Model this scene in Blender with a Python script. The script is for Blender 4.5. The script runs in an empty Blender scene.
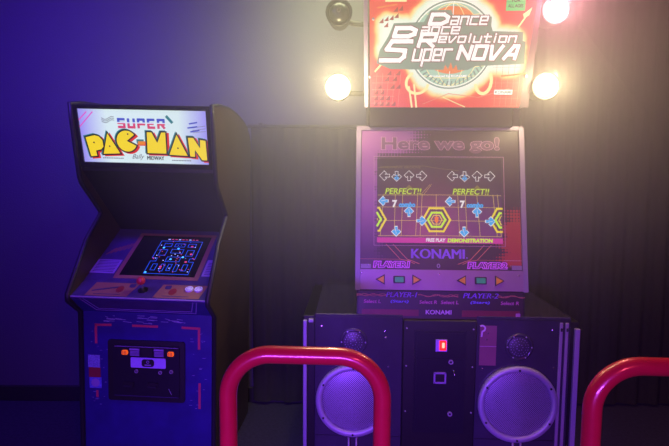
import bpy, math, random
from mathutils import Matrix, Vector
random.seed(7)
C = bpy.context.scene.collection
SC = bpy.context.scene
R = math.radians

# ---------------------------------------------------------------- camera
cam = bpy.data.objects.new('camera', bpy.data.cameras.new('camera'))
C.objects.link(cam)
cam.location = (0, 0, 1.42)
cam.rotation_euler = (Matrix.Rotation(R(85), 3, 'X') @ Matrix.Rotation(R(0.4), 3, 'Z')).to_euler()
cam.data.sensor_width = 36
cam.data.lens = 26
cam.data.clip_start = 0.01
SC.camera = cam

# ---------------------------------------------------------------- view
SC.view_settings.view_transform = 'Standard'
SC.view_settings.look = 'None'
SC.view_settings.gamma = 1
SC.view_settings.exposure = 0
SC.view_settings.use_curve_mapping = False
SC.cycles.use_denoising = True
SC.cycles.volume_bounces = 1
SC.cycles.max_bounces = 6
SC.cycles.sample_clamp_indirect = 3

# ---------------------------------------------------------------- world: dark room with added haze for lens glare
HAZE_AT = (0.40, 2.60, 1.85); HAZE_R = 1.95; HAZE_MAX = 0.38; HAZE_MIN = 0.002
LAMP = 11.5
world = bpy.data.worlds.new('world'); SC.world = world
world.use_nodes = True
wn = world.node_tree; wn.nodes.clear()
wo = wn.nodes.new('ShaderNodeOutputWorld')
wb = wn.nodes.new('ShaderNodeBackground')
wb.inputs[0].default_value = (0.2, 0.1, 0.5, 1); wb.inputs[1].default_value = 0.02
wv = wn.nodes.new('ShaderNodeVolumeScatter')
wv.inputs['Color'].default_value = (1, 1, 1, 1)
wv.inputs['Density'].default_value = 0.085
wv.inputs['Anisotropy'].default_value = 0.25
# added haze in place of lens glare, thickest behind the sign
wt = wn.nodes.new('ShaderNodeTexCoord')
wm = wn.nodes.new('ShaderNodeVectorMath'); wm.operation = 'SUBTRACT'; wm.inputs[1].default_value = HAZE_AT
wl = wn.nodes.new('ShaderNodeVectorMath'); wl.operation = 'LENGTH'
wr = wn.nodes.new('ShaderNodeMapRange'); wr.interpolation_type = 'SMOOTHERSTEP'
for i_, v_ in ((1, 0.1), (2, HAZE_R), (3, HAZE_MAX), (4, HAZE_MIN)): wr.inputs[i_].default_value = v_
wn.links.new(wt.outputs['Object'], wm.inputs[0]); ws = wn.nodes.new('ShaderNodeVectorMath'); ws.operation = 'MULTIPLY'; ws.inputs[1].default_value = (0.88, 1.0, 1.3)
wn.links.new(wm.outputs[0], ws.inputs[0]); wn.links.new(ws.outputs[0], wl.inputs[0]); wn.links.new(wl.outputs['Value'], wr.inputs[0])
wn.links.new(wr.outputs[0], wv.inputs['Density'])
wn.links.new(wb.outputs[0], wo.inputs['Surface'])
wn.links.new(wv.outputs[0], wo.inputs['Volume'])

# ---------------------------------------------------------------- room lamps (ultraviolet tubes and a dim red wash) and an added haze fill
def area(name, loc, target, sx, sy, col, watts, spread=180):
    l = bpy.data.lights.new(name, 'AREA'); l.shape = 'RECTANGLE'
    l.size = sx; l.size_y = sy; l.color = col; l.energy = watts; l.spread = R(spread)
    o = bpy.data.objects.new(name, l); C.objects.link(o)
    o.location = loc
    o.rotation_euler = (Vector(target) - Vector(loc)).to_track_quat('-Z', 'Y').to_euler()
    return o
area('ultraviolet_tube', (-1.5, 1.2, 2.66), (-1.5, 2.9, 1.7), 1.2, 0.12, (0.11, 0.02, 1.0), 24, 110)
area('ultraviolet_tube', (-0.4, -1.3, 0.95), (0.15, 2.2, 0.45), 1.2, 0.15, (0.23, 0.06, 1.0), 19, 60)
area('haze_fill', (0.1, 2.4, 2.7), (0.1, 2.4, 0), 0.7, 0.5, (0.95, 1.0, 0.55), 12, 130)  # added unseen fill light, brightens the haze from above
area('red_wash', (0.9, -1.2, 2.3), (0.5, 1.4, 0.9), 0.4, 0.4, (1.0, 0.12, 0.25), 14)

# ================================================================ helpers
def mat(name, col, rough=0.5, metal=0.0, emit=0.0, var=0.12, scale=18, bump=0.0, coat=0.0, ecol=None):
    m = bpy.data.materials.new(name); m.use_nodes = True
    nt = m.node_tree; b = nt.nodes['Principled BSDF']
    tc = nt.nodes.new('ShaderNodeTexCoord')
    no = nt.nodes.new('ShaderNodeTexNoise'); no.inputs['Scale'].default_value = scale
    no.inputs['Detail'].default_value = 4
    nt.links.new(tc.outputs['Object'], no.inputs['Vector'])
    mx = nt.nodes.new('ShaderNodeMix'); mx.data_type = 'RGBA'
    nt.links.new(no.outputs['Fac'], mx.inputs[0])
    mx.inputs[6].default_value = tuple(c * (1 - var) for c in col) + (1,)
    mx.inputs[7].default_value = tuple(min(1, c * (1 + var)) for c in col) + (1,)
    nt.links.new(mx.outputs[2], b.inputs['Base Color'])
    b.inputs['Roughness'].default_value = rough
    b.inputs['Metallic'].default_value = metal
    b.inputs['Coat Weight'].default_value = coat
    if bump:
        bp = nt.nodes.new('ShaderNodeBump'); bp.inputs['Strength'].default_value = bump
        bp.inputs['Distance'].default_value = 0.004
        nt.links.new(no.outputs['Fac'], bp.inputs['Height'])
        nt.links.new(bp.outputs[0], b.inputs['Normal'])
    if emit:
        b.inputs['Emission Strength'].default_value = emit
        if ecol is None: nt.links.new(mx.outputs[2], b.inputs['Emission Color'])
        else: b.inputs['Emission Color'].default_value = tuple(ecol) + (1,)
    return m

def lin(r, g, b):
    f = lambda c: (c / 255) / 12.92 if c / 255 < 0.04045 else ((c / 255 + 0.055) / 1.055) ** 2.4
    return (f(r), f(g), f(b))

_tx = {}
def text_geo(s, shear, offset, res=3):
    k = (s, shear, offset)
    if k in _tx: return _tx[k]
    cu = bpy.data.curves.new('t', 'FONT'); cu.body = s; cu.size = 1; cu.shear = shear
    cu.offset = offset; cu.resolution_u = res; cu.fill_mode = 'FRONT'
    o = bpy.data.objects.new('t', cu); C.objects.link(o)
    dg = bpy.context.evaluated_depsgraph_get()
    me = bpy.data.meshes.new_from_object(o.evaluated_get(dg))
    V = [(v.co.x, v.co.y) for v in me.vertices]; F = [tuple(p.vertices) for p in me.polygons]
    bpy.data.objects.remove(o); bpy.data.curves.remove(cu); bpy.data.meshes.remove(me)
    _tx[k] = (V, F); return _tx[k]

class MB:
    """collects shapes given in a panel's own frame: u right, v up, w out of the panel"""
    def __init__(s, M=None):
        s.v = []; s.f = []; s.m = []; s.mats = []; s.M = M or Matrix.Identity(4); s.sm = []
    def mi(s, m):
        if m not in s.mats: s.mats.append(m)
        return s.mats.index(m)
    def add(s, V, F, m, smooth=False):
        n = len(s.v); s.v += [tuple(s.M @ Vector(p)) for p in V]
        i = s.mi(m)
        for f in F:
            s.f.append(tuple(n + k for k in f)); s.m.append(i); s.sm.append(smooth)
    def prism(s, P, w0, w1, m):
        n = len(P)
        V = [(p[0], p[1], w0) for p in P] + [(p[0], p[1], w1) for p in P]
        a = sum(P[i][0] * P[(i + 1) % n][1] - P[(i + 1) % n][0] * P[i][1] for i in range(n))
        F = [tuple(range(n, 2 * n)), tuple(range(n - 1, -1, -1))] + [(i, (i + 1) % n, n + (i + 1) % n, n + i) for i in range(n)]
        if a < 0: F = [tuple(reversed(f)) for f in F]
        s.add(V, F, m)
    def rect(s, u0, v0, u1, v1, w0, w1, m, r=0.0):
        if r <= 0: s.prism([(u0, v0), (u1, v0), (u1, v1), (u0, v1)], w0, w1, m); return
        P = []
        for cx, cy, a0 in ((u1 - r, v0 + r, -90), (u1 - r, v1 - r, 0), (u0 + r, v1 - r, 90), (u0 + r, v0 + r, 180)):
            for k in range(5): a = R(a0 + k * 22.5); P.append((cx + r * math.cos(a), cy + r * math.sin(a)))
        s.prism(P, w0, w1, m)
    def box(s, a, b, m, bev=0.0):
        # box in x, y, z with softened edges
        bv = bev
        x0, y0, z0 = a; x1, y1, z1 = b
        if bv <= 0:
            V = [(x, y, z) for x in (x0, x1) for y in (y0, y1) for z in (z0, z1)]
            F = [(0, 1, 3, 2), (4, 6, 7, 5), (0, 4, 5, 1), (2, 3, 7, 6), (0, 2, 6, 4), (1, 5, 7, 3)]
            s.add(V, F, m); return
        V = []; idx = {}
        for i, x in enumerate((x0, x1)):
            for j, y in enumerate((y0, y1)):
                for k, z in enumerate((z0, z1)):
                    sx, sy, sz = (1 - 2 * i) * bv, (1 - 2 * j) * bv, (1 - 2 * k) * bv
                    for ax, p in enumerate(((x, y + sy, z + sz), (x + sx, y, z + sz), (x + sx, y + sy, z))):
                        idx[i, j, k, ax] = len(V); V.append(p)
        F = []
        for i in (0, 1):
            F.append(tuple(idx[i, j, k, 0] for j, k in ((0, 0), (1, 0), (1, 1), (0, 1))))
            F.append(tuple(idx[j, i, k, 1] for j, k in ((0, 0), (1, 0), (1, 1), (0, 1))))
            F.append(tuple(idx[j, k, i, 2] for j, k in ((0, 0), (1, 0), (1, 1), (0, 1))))
        for i in (0, 1):
            for j in (0, 1):
                F.append((idx[i, j, 0, 0], idx[i, j, 1, 0], idx[i, j, 1, 1], idx[i, j, 0, 1]))
                F.append((idx[i, 0, j, 0], idx[i, 1, j, 0], idx[i, 1, j, 2], idx[i, 0, j, 2]))
                F.append((idx[0, i, j, 1], idx[1, i, j, 1], idx[1, i, j, 2], idx[0, i, j, 2]))
                for k in (0, 1): F.append((idx[i, j, k, 0], idx[i, j, k, 1], idx[i, j, k, 2]))
        s.add(V, F, m)
    def disc(s, u, v, r, w0, w1, m, n=40, dome=0.0, ru=None):
        ru = ru or r
        if not dome:
            s.prism([(u + ru * math.cos(2 * math.pi * k / n), v + r * math.sin(2 * math.pi * k / n)) for k in range(n)], w0, w1, m); return
        V = []; F = []; L = 6
        for l in range(L + 1):
            t = l / L; rr = math.cos(t * math.pi / 2) if l < L else 0.02
            for k in range(n):
                a = 2 * math.pi * k / n
                V.append((u + ru * rr * math.cos(a), v + r * rr * math.sin(a), w0 + (w1 - w0) + dome * math.sin(t * math.pi / 2)))
        for l in range(L):
            for k in range(n):
                F.append((l * n + k, l * n + (k + 1) % n, (l + 1) * n + (k + 1) % n, (l + 1) * n + k))
        F.append(tuple(L * n + k for k in range(n)))
        s.prism([(u + ru * math.cos(2 * math.pi * k / n), v + r * math.sin(2 * math.pi * k / n)) for k in range(n)], w0, w1, m)
        s.add(V, F, m, True)
    def lathe(s, u, v, prof, m, n=48, closed=False):
        # prof: list of (radius, w)
        V = [(u + r * math.cos(2 * math.pi * k / n), v + r * math.sin(2 * math.pi * k / n), w) for r, w in prof for k in range(n)]
        L = len(prof); F = []
        for l in range(L if closed else L - 1):
            l2 = (l + 1) % L
            for k in range(n): F.append((l * n + k, l * n + (k + 1) % n, l2 * n + (k + 1) % n, l2 * n + k))
        s.add(V, F, m, True)
    def ring(s, u, v, r0, r1, w0, w1, m, n=48, a0=0, a1=360):
        full = (a1 - a0) >= 360
        N = n if full else n + 1
        A = [R(a0 + (a1 - a0) * k / n) for k in range(N)]
        V = []
        for a in A:
            for r, w in ((r0, w0), (r1, w0), (r1, w1), (r0, w1)): V.append((u + r * math.cos(a), v + r * math.sin(a), w))
        F = []
        for k in range(n):
            k2 = (k + 1) % N
            for e in range(4): F.append((k * 4 + e, k * 4 + (e + 1) % 4, k2 * 4 + (e + 1) % 4, k2 * 4 + e)[::-1])
        s.add(V, F, m)
    def stroke(s, P, wd, w0, w1, m, closed=False):
        n = len(P); E = n if closed else n - 1
        for i in range(E):
            a = Vector(P[i]); b = Vector(P[(i + 1) % n]); d = (b - a)
            if d.length < 1e-6: continue
            d.normalize(); q = Vector((-d.y, d.x)) * wd / 2; e = d * wd * 0.4
            s.prism([tuple(a - e - q), tuple(b + e - q), tuple(b + e + q), tuple(a - e + q)], w0, w1, m)
    def tube(s, P, r, m, n=20, cap=True):
        P = [Vector(p) for p in P]; V = []; F = []
        t = (P[1] - P[0]).normalized()
        up = Vector((0, 0, 1)) if abs(t.z) < 0.9 else Vector((1, 0, 0))
        x = t.cross(up).normalized(); y = x.cross(t)
        for i, p in enumerate(P):
            if i == 0: tt = P[1] - P[0]
            elif i == len(P) - 1: tt = P[-1] - P[-2]
            else: tt = P[i + 1] - P[i - 1]
            tt.normalize(); x = (x - tt * x.dot(tt)).normalized(); y = tt.cross(x)
            rr = r[i] if isinstance(r, (list, tuple)) else r
            for k in range(n):
                a = 2 * math.pi * k / n; V.append(tuple(p + x * rr * math.cos(a) + y * rr * math.sin(a)))
        for i in range(len(P) - 1):
            for k in range(n): F.append((i * n + k, i * n + (k + 1) % n, (i + 1) * n + (k + 1) % n, (i + 1) * n + k))
        s.add(V, F, m, True)
        if cap: s.add(V[:n], [tuple(range(n - 1, -1, -1))], m); s.add(V[-n:], [tuple(range(n))], m)
    def text(s, t, u0, v0, u1, v1, w, m, shear=0.0, offset=0.0, slope=0.0):
        V0, _ = text_geo(t, shear, 0.0); V, F = text_geo(t, shear, offset)
        if not V: return
        a0 = min(p[0] for p in V0); a1 = max(p[0] for p in V0); b0 = min(p[1] for p in V0); b1 = max(p[1] for p in V0)
        f = lambda p: (u0 + (p[0] - a0) / (a1 - a0) * (u1 - u0), v0 + (p[1] - b0) / (b1 - b0) * (v1 - v0), w)
        s.add([f(p) for p in V], F, m)
    def bold(s, t, u0, v0, u1, v1, w, m, shear=0.0, d=0.0012, offset=0.0):
        for k in (-1, 0, 1): s.text(t, u0 + k * d, v0, u1 + k * d, v1, w, m, shear, offset)
    def build(s, name, parent=None, label=None):
        me = bpy.data.meshes.new(name); me.from_pydata(s.v, [], s.f)
        for m in s.mats: me.materials.append(m)
        me.polygons.foreach_set('material_index', s.m); me.polygons.foreach_set('use_smooth', s.sm)
        me.update()
        o = bpy.data.objects.new(name, me); C.objects.link(o); o.parent = parent
        if label: o['label'] = label
        return o

def thing(name, label, cat, loc=(0, 0, 0), rz=0, group=None):
    o = bpy.data.objects.new(name, None); C.objects.link(o); o.location = loc; o.rotation_euler = (0, 0, rz)
    o.empty_display_size = 0.1
    o['label'] = label; o['category'] = cat
    if group: o['group'] = group
    return o

def panel(p0, p1):
    """frame of a panel whose bottom centre is p0=(x,y,z) and top centre p1; w points to the player"""
    a, b = Vector(p0), Vector(p1); v = (b - a).normalized(); u = Vector((1, 0, 0)); w = u.cross(v)
    M = Matrix((u, v, w)).transposed().to_4x4(); M.translation = a
    return M, (b - a).length
SIDE = Matrix(((0, 0, 1, 0), (1, 0, 0, 0), (0, 1, 0, 0), (0, 0, 0, 1)))   # u->y, v->z, w->x
def front(y): return Matrix(((1, 0, 0, 0), (0, 0, -1, y), (0, 1, 0, 0), (0, 0, 0, 1)))

# ================================================================ materials
M_wall = mat('wall_paint', (0.075, 0.075, 0.12), 0.75, var=0.06, scale=120, bump=0.5)
M_floor = mat('carpet', (0.035, 0.028, 0.07), 0.95, var=0.5, scale=60, bump=0.6)
M_base = mat('baseboard_paint', (0.015, 0.012, 0.02), 0.6)
M_dark = mat('ceiling_paint', (0.03, 0.025, 0.04), 0.9)
M_curt = mat('black_velour', (0.012, 0.010, 0.010), 0.95, var=0.3, scale=40, bump=0.4)
M_blk = mat('black_laminate', (0.007, 0.006, 0.007), 0.5, var=0.2, bump=0.05)
M_blkg = mat('black_gloss', (0.010, 0.009, 0.012), 0.22, coat=0.3)
M_mold = mat('edge_molding', (0.012, 0.010, 0.02), 0.5)
M_steel = mat('brushed_steel', (0.42, 0.38, 0.52), 0.5, 0.3, var=0.06, scale=200)
M_silver = mat('silver_paint', (0.38, 0.33, 0.42), 0.5, 0.2, var=0.06)
M_chrome = mat('chrome', (0.8, 0.8, 0.85), 0.2, 1.0)
M_black = mat('ink_black', (0.006, 0.006, 0.008), 0.5)

# ================================================================ the setting
def struct(name, mb):
    o = mb.build(name); o['kind'] = 'structure'; return o
XL, XR, YB, YF, ZC = -3.0, 3.2, 3.0, -3.0, 2.75
b = MB(); b.box((XL, YF, -0.1), (XR, YB, 0), M_floor); struct('floor', b)
b = MB(); b.box((XL, YF, ZC), (XR, YB, ZC + 0.1), M_dark); struct('ceiling', b)
b = MB(); b.box((XL - 0.1, YB, -0.1), (XR + 0.1, YB + 0.1, ZC + 0.1), M_wall); struct('wall_back', b)
b = MB(); b.box((XL - 0.1, YF, -0.1), (XL, YB, ZC + 0.1), M_wall); struct('wall_left', b)
b = MB(); b.box((XR, YF, -0.1), (XR + 0.1, YB, ZC + 0.1), M_wall); struct('wall_right', b)
b = MB(); b.box((XL - 0.1, YF - 0.1, -0.1), (XR + 0.1, YF, ZC + 0.1), M_dark); struct('wall_front', b)
b = MB(); b.box((XL, YB - 0.015, 0), (XR, YB, 0.10), M_base, 0.004); struct('baseboard_back', b)

# black drape behind the dance machine
def curtain(x0, x1, y, z0, z1):
    V = []; F = []; n = int((x1 - x0) / 0.012); rows = 8
    for side in (0, 1):
        for r in range(rows + 1):
            z = z0 + (z1 - z0) * r / rows
            for i in range(n + 1):
                x = x0 + (x1 - x0) * i / n
                f = 0.013 * math.sin(x * 41 + 0.9 * math.sin(x * 7)) + 0.006 * math.sin(x * 97 + r * 0.25)
                V.append((x, y + f * (0.75 + 0.25 * (rows - r) / rows) + side * 0.004, z))
    W = n + 1; H = (rows + 1) * W
    for side in (0, 1):
        for r in range(rows):
            for i in range(n):
                q = (side * H + r * W + i, side * H + r * W + i + 1, side * H + (r + 1) * W + i + 1, side * H + (r + 1) * W + i)
                F.append(q if side == 0 else q[::-1])
    for r in range(rows):
        for i in (0, n):
            F.append((r * W + i, (r + 1) * W + i, H + (r + 1) * W + i, H + r * W + i))
    for r in (0, rows):
        for i in range(n): F.append((r * W + i, r * W + i + 1, H + r * W + i + 1, H + r * W + i))
    return V, F
cu = thing('curtain', 'low black curtain hanging on the wall between the two arcade machines', 'curtain', (1.15, 2.962, 0))
b = MB(); V, F = curtain(-1.66, -0.10, 0, 0.02, 1.735); b.add(V, F, M_curt, True); b.build('drape', cu)
b = MB(); b.tube([(-1.68, 0, 1.745), (-0.08, 0, 1.745)], 0.011, M_blk, 12); b.build('rod', cu)
b = MB()
for x in (-1.6, -0.9, -0.2):
    b = MB(); b.box((x - 0.012, -0.008, 1.72), (x + 0.012, 0.036, 1.765), M_blk, 0.003); b.build('bracket', cu)

cu = thing('curtain', 'taller black curtain hanging to the right of the dance machine', 'curtain', (1.15, 2.962, 0))
b = MB(); V, F = curtain(-0.04, 2.02, 0, 0.02, 2.60); b.add(V, F, M_curt, True); b.build('drape', cu)
b = MB(); b.tube([(-0.05, 0, 2.61), (2.03, 0, 2.61)], 0.011, M_blk, 12); b.build('rod', cu)
for x in (0.0, 1.0, 1.98):
    b = MB(); b.box((x - 0.012, -0.008, 2.585), (x + 0.012, 0.036, 2.63), M_blk, 0.003); b.build('bracket', cu)

# ================================================================ yellow-lettered arcade cabinet (left)
pc = thing('arcade_cabinet', 'older upright arcade cabinet, blue front, lit white marquee with fat yellow letters', 'arcade machine', (-0.882, 2.09, 0), R(-2.5))
pc.rotation_euler = (0, R(1.1), R(-2.5))
HW = 0.324
M_side = mat('side_art_laminate', (0.050, 0.034, 0.022), 0.5, var=0.7, scale=4)
M_blue = mat('blue_front_paint', (0.022, 0.012, 0.17), 0.4, var=0.35, scale=14, bump=0.05)
M_pink = mat('pink_stripe_print', (0.55, 0.05, 0.10), 0.5)
M_tan = mat('tan_art_print', (0.30, 0.13, 0.09), 0.5)
M_lilac = mat('lilac_line_print', (0.32, 0.22, 0.48), 0.5)
M_violet = mat('violet_panel_print', (0.055, 0.03, 0.13), 0.45, var=0.4, scale=20)
M_redd = mat('dark_red_print', (0.25, 0.02, 0.03), 0.5)
M_wear = mat('worn_paint_scuff', (0.4, 0.38, 0.55), 0.6)
prof = [(0.0, 0.905), (0.0, 0.88), (0.10, 0.80), (0.10, 0.0), (0.78, 0.0), (0.78, 1.64), (0.755, 1.68), (0.70, 1.712),
        (0.60, 1.740), (0.45, 1.760), (0.30, 1.766), (0.15, 1.758), (0.05, 1.742), (0.065, 1.66), (0.115, 1.42), (0.130, 1.395),
        (0.285, 1.262), (0.292, 1.25), (0.285, 1.238), (0.16, 1.13), (0.09, 1.03)]
for sgn in (-1, 1):
    b = MB(SIDE); x0, x1 = (-HW, -HW + 0.02) if sgn < 0 else (HW - 0.02, HW)
    b.prism(prof, x0, x1, M_side)
    sp = b.build('side_panel', pc)
    b = MB()
    xm = (x0 + x1) / 2
    fr = [prof[3], prof[2], prof[1], prof[0]] + prof[:12:-1] + prof[12:6:-1]
    b.tube([(xm, y - (0.004 if i < 14 else 0), z + (0.004 if i >= 14 else 0)) for i, (y, z) in enumerate(fr)], 0.0115, M_mold, 8)
    b.build('edge_molding', sp)
xi = HW - 0.02
b = MB(SIDE); b.prism([(0.76, 0.02), (0.775, 0.02), (0.775, 1.645), (0.76, 1.645)], -xi, xi, M_blk); b.build('back_panel', pc)
top = prof[5:13]
b = MB(SIDE); b.prism(top + [(y, z - 0.02) for y, z in reversed(top)], -xi, xi, M_blk); b.build('top_panel', pc)
# marquee
Mq, Lq = panel((0, 0.107, 1.492), (0, 0.052, 1.731))
b = MB(Mq)
for r_ in ((-xi, -0.02, xi, 0.002), (-xi, Lq - 0.002, xi, Lq + 0.010)): b.rect(*r_, -0.02, 0.008, M_blkg)
for u0, u1 in ((-xi, -0.286), (0.286, xi)): b.rect(u0, 0.002, u1, Lq - 0.002, -0.02, 0.008, M_blkg)
b.build('marquee_frame', pc)
# backlit print
m = bpy.data.materials.new('backlit_white_marquee'); m.use_nodes = True; nt = m.node_tree; bs = nt.nodes['Principled BSDF']
tc = nt.nodes.new('ShaderNodeTexCoord'); sx = nt.nodes.new('ShaderNodeSeparateXYZ'); ab = nt.nodes.new('ShaderNodeMath'); ab.operation = 'ABSOLUTE'
rp = nt.nodes.new('ShaderNodeValToRGB'); nt.links.new(tc.outputs['Object'], sx.inputs[0]); nt.links.new(sx.outputs[0], ab.inputs[0]); nt.links.new(ab.outputs[0], rp.inputs[0])
rp.color_ramp.elements[0].position = 0.16; rp.color_ramp.elements[0].color = lin(232, 255, 250) + (1,)
rp.color_ramp.elements[1].position = 0.29; rp.color_ramp.elements[1].color = lin(160, 150, 250) + (1,)
nt.links.new(rp.outputs[0], bs.inputs['Emission Color']); bs.inputs['Base Color'].default_value = (0.1, 0.1, 0.1, 1); bs.inputs['Emission Strength'].default_value = 0.85; bs.inputs['Roughness'].default_value = 0.3
M_mqw = m
def lit(name, r, g, bl, s=0.9):
    c = lin(r, g, bl); return mat(name, tuple(x * 0.15 for x in c), 0.4, 0, s, var=0.03, ecol=c)
L_yel = lit('backlit_yellow', 255, 225, 30); L_red = lit('backlit_red', 225, 50, 40); L_teal = lit('backlit_teal', 40, 130, 130)
L_blu = lit('backlit_blue', 50, 70, 190); L_pnk = lit('backlit_pink', 230, 90, 200); L_blk = lit('backlit_black', 20, 14, 40, 0.4); L_org = lit('backlit_orange', 245, 140, 30)
L_wht = lit('backlit_white', 255, 255, 255, 1.0)
L_gry = lit('backlit_grey', 90, 90, 110)
b = MB(Mq); b.rect(-0.288, 0.0, 0.288, Lq, -0.012, 0.0, M_mqw); mq = b.build('marquee_sign', pc)
U = lambda x: (x - 341) * 0.00101
Vv = lambda y: (279 - y) * 0.00101
def PP(*pts): return [(U(x), Vv(y)) for x, y in pts]
b = MB(Mq)
letters = [
    PP((78, 168), (92, 252), (120, 249), (117, 226), (142, 220), (153, 208), (152, 180), (138, 163), (118, 158)),
    PP((178, 148), (150, 240), (226, 236)),
    [(U(262 + 45 * math.cos(R(a))), Vv(181 - 46 * math.sin(R(a)))) for a in range(38, 336, 9)] + [(U(262), Vv(180))],
    PP((356, 140), (350, 232), (435, 232), (438, 140), (420, 140), (398, 186), (376, 140)),
    PP((487, 148), (448, 237), (530, 240)),
    PP((537, 160), (541, 242), (562, 244), (564, 212), (594, 258), (616, 258), (614, 172), (590, 168), (588, 206), (560, 160)),
]
def grow(P, d):
    n = len(P); cx = sum(p[0] for p in P) / n; cy = sum(p[1] for p in P) / n
    o = []
    a = sum(P[i][0] * P[(i + 1) % n][1] - P[(i + 1) % n][0] * P[i][1] for i in range(n)); sg = 1 if a > 0 else -1
    for i in range(n):
        p, q, r_ = Vector(P[i - 1]), Vector(P[i]), Vector(P[(i + 1) % n])
        e1 = (q - p).normalized(); e2 = (r_ - q).normalized()
        n1 = Vector((e1.y, -e1.x)) * sg; n2 = Vector((e2.y, -e2.x)) * sg
        k = max(0.4, 1 + n1.dot(n2)); o.append(tuple(q + (n1 + n2) * (d / k)))
    return o
for P in letters:
    b.prism(grow([(x + 0.010, y - 0.006) for x, y in P], 0.005), 0.0002, 0.0008, L_red)
    b.prism(grow([(x - 0.005, y + 0.004) for x, y in P], 0.005), 0.0004, 0.0012, L_teal)
    b.prism(grow(P, 0.006), 0.0006, 0.0016, L_blk)
    b.prism(P, 0.001, 0.0022, L_yel)
for x, y in ((113, 190), (182, 205), (270, 150), (489, 207)): b.disc(U(x), Vv(y), 0.0036, 0.002, 0.003, L_blk, 10)
b.rect(U(308), Vv(200), U(346), Vv(181), 0.0006, 0.0014, L_red); b.rect(U(306), Vv(190), U(338), Vv(172), 0.001, 0.0020, L_teal); b.rect(U(312), Vv(195), U(342), Vv(180), 0.001, 0.0024, L_org)
b.text('Bally', U(278), Vv(265), U(334), Vv(237), 0.001, L_gry, 0.5, 0.0)
b.bold('MIDWAY', U(346), Vv(262), U(422), Vv(245), 0.001, L_blk, 0.0, 0.0008, 0.0)
for u0, u1, y in ((145, 240, 258), (458, 545, 262)):
    for k in range(12): b.rect(U(u0 + (u1 - u0) * k / 12), Vv(y + 2), U(u0 + (u1 - u0) * (k + 0.7) / 12), Vv(y - 2), 0.0003, 0.0008, L_gry)
b.build('title_lettering', mq)
# upper word in blue over red
m = bpy.data.materials.new('blue_over_red_print'); m.use_nodes = True; nt = m.node_tree; bs = nt.nodes['Principled BSDF']
tc = nt.nodes.new('ShaderNodeTexCoord'); sx = nt.nodes.new('ShaderNodeSeparateXYZ'); mr = nt.nodes.new('ShaderNodeMapRange'); rp = nt.nodes.new('ShaderNodeValToRGB')
nt.links.new(tc.outputs['Object'], sx.inputs[0]); nt.links.new(sx.outputs[2], mr.inputs[0])
zt0 = (Mq @ Vector((0, Vv(125), 0))).z; zt1 = (Mq @ Vector((0, Vv(80), 0))).z
mr.inputs[1].default_value = zt0; mr.inputs[2].default_value = zt1; nt.links.new(mr.outputs[0], rp.inputs[0])
rp.color_ramp.interpolation = 'CONSTANT'
rp.color_ramp.elements[0].position = 0; rp.color_ramp.elements[0].color = lin(220, 60, 80) + (1,)
rp.color_ramp.elements[1].position = 0.48; rp.color_ramp.elements[1].color = lin(235, 240, 255) + (1,)
e_ = rp.color_ramp.elements.new(0.58); e_.color = lin(50, 80, 190) + (1,)
nt.links.new(rp.outputs[0], bs.inputs['Emission Color']); bs.inputs['Base Color'].default_value = (0.1, 0.1, 0.1, 1); bs.inputs['Emission Strength'].default_value = 0.9
b = MB(Mq); GL = {'S': [[(1, 1), (0, 1), (0, .52), (1, .52), (1, 0), (0, 0)]], 'U': [[(0, 1), (0, 0), (1, 0), (1, 1)]], 'P': [[(0, 0), (0, 1), (1, 1), (1, .42), (0, .42)]],
      'E': [[(1, 1), (0, 1), (0, 0), (1, 0)], [(0, .5), (.8, .5)]], 'R': [[(0, 0), (0, 1), (1, 1), (1, .45), (0, .45)], [(.55, .45), (1, 0)]]}
for k, ch in enumerate('SUPER'):
    x0, y0 = U(234 + k * 44), Vv(120)
    for P in GL[ch]: b.stroke([(x0 + p[0] * 0.025, y0 + p[1] * 0.034) for p in P], 0.0105, 0.0008, 0.0016, m)
b.build('small_lettering', mq)
b = MB(Mq)
for x0, y0, x1, y1 in ((50, 130, 122, 58), (52, 98, 95, 58)): b.stroke([(U(x0), Vv(y0)), (U(x1), Vv(y1))], 0.005, 0.0002, 0.001, L_pnk)
for k in range(3): b.stroke([(U(160 + t * 11), Vv(82 + k * 7 + 7 * math.sin(t * 1.1))) for t in range(6)], 0.0022, 0.0002, 0.001, L_gry)
for x, y, l in ((548, 100, 32), (540, 118, 40), (552, 134, 36)): b.stroke([(U(x), Vv(y)), (U(x + l), Vv(y - 6))], 0.006, 0.0002, 0.001, L_blu)
for k in range(3): b.stroke([(U(560), Vv(118 + k * 10)), (U(616), Vv(108 + k * 12))], 0.0015, 0.0002, 0.001, L_gry)
b.stroke([(U(450), Vv(72)), (U(470), Vv(95))], 0.012, 0.0002, 0.001, L_teal)
b.build('stripe_artwork', mq)
# shroud below the marquee
b = MB(SIDE); b.prism([(0.115, 1.487), (0.127, 1.487), (0.50, 1.17), (0.50, 1.14), (0.485, 1.14), (0.115, 1.455)], -xi, xi, M_blk); b.build('speaker_shroud', pc)
# monitor bezel and glass
Mm, Lm = panel((0, 0.115, 0.948), (0, 0.470, 1.150))
SL = Lm
b = MB(Mm); b.rect(-xi, 0, xi, SL, -0.02, 0.0, M_violet)
gu0, gu1, gv0, gv1 = -0.155, 0.203, 0.040, 0.352
t_ = 0.022
b.prism([(gu0 - t_, gv0 - t_), (gu1 + t_, gv0 - t_), (gu1 + t_, gv1 + t_), (gu0 - t_, gv1 + t_)], 0, 0.0012, M_tan)
b.rect(-xi, 0.05, gu0 - 0.03, 0.15, 0, 0.0015, M_lilac); b.rect(gu1 + 0.03, 0.05, xi, 0.17, 0, 0.0015, M_lilac)
for k in range(8):
    b.rect(-xi + 0.01, 0.06 + k * 0.011, gu0 - 0.04, 0.064 + k * 0.011, 0.0012, 0.002, M_violet)
    b.rect(gu1 + 0.04, 0.06 + k * 0.012, xi - 0.01, 0.064 + k * 0.012, 0.0012, 0.002, M_violet)
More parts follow.
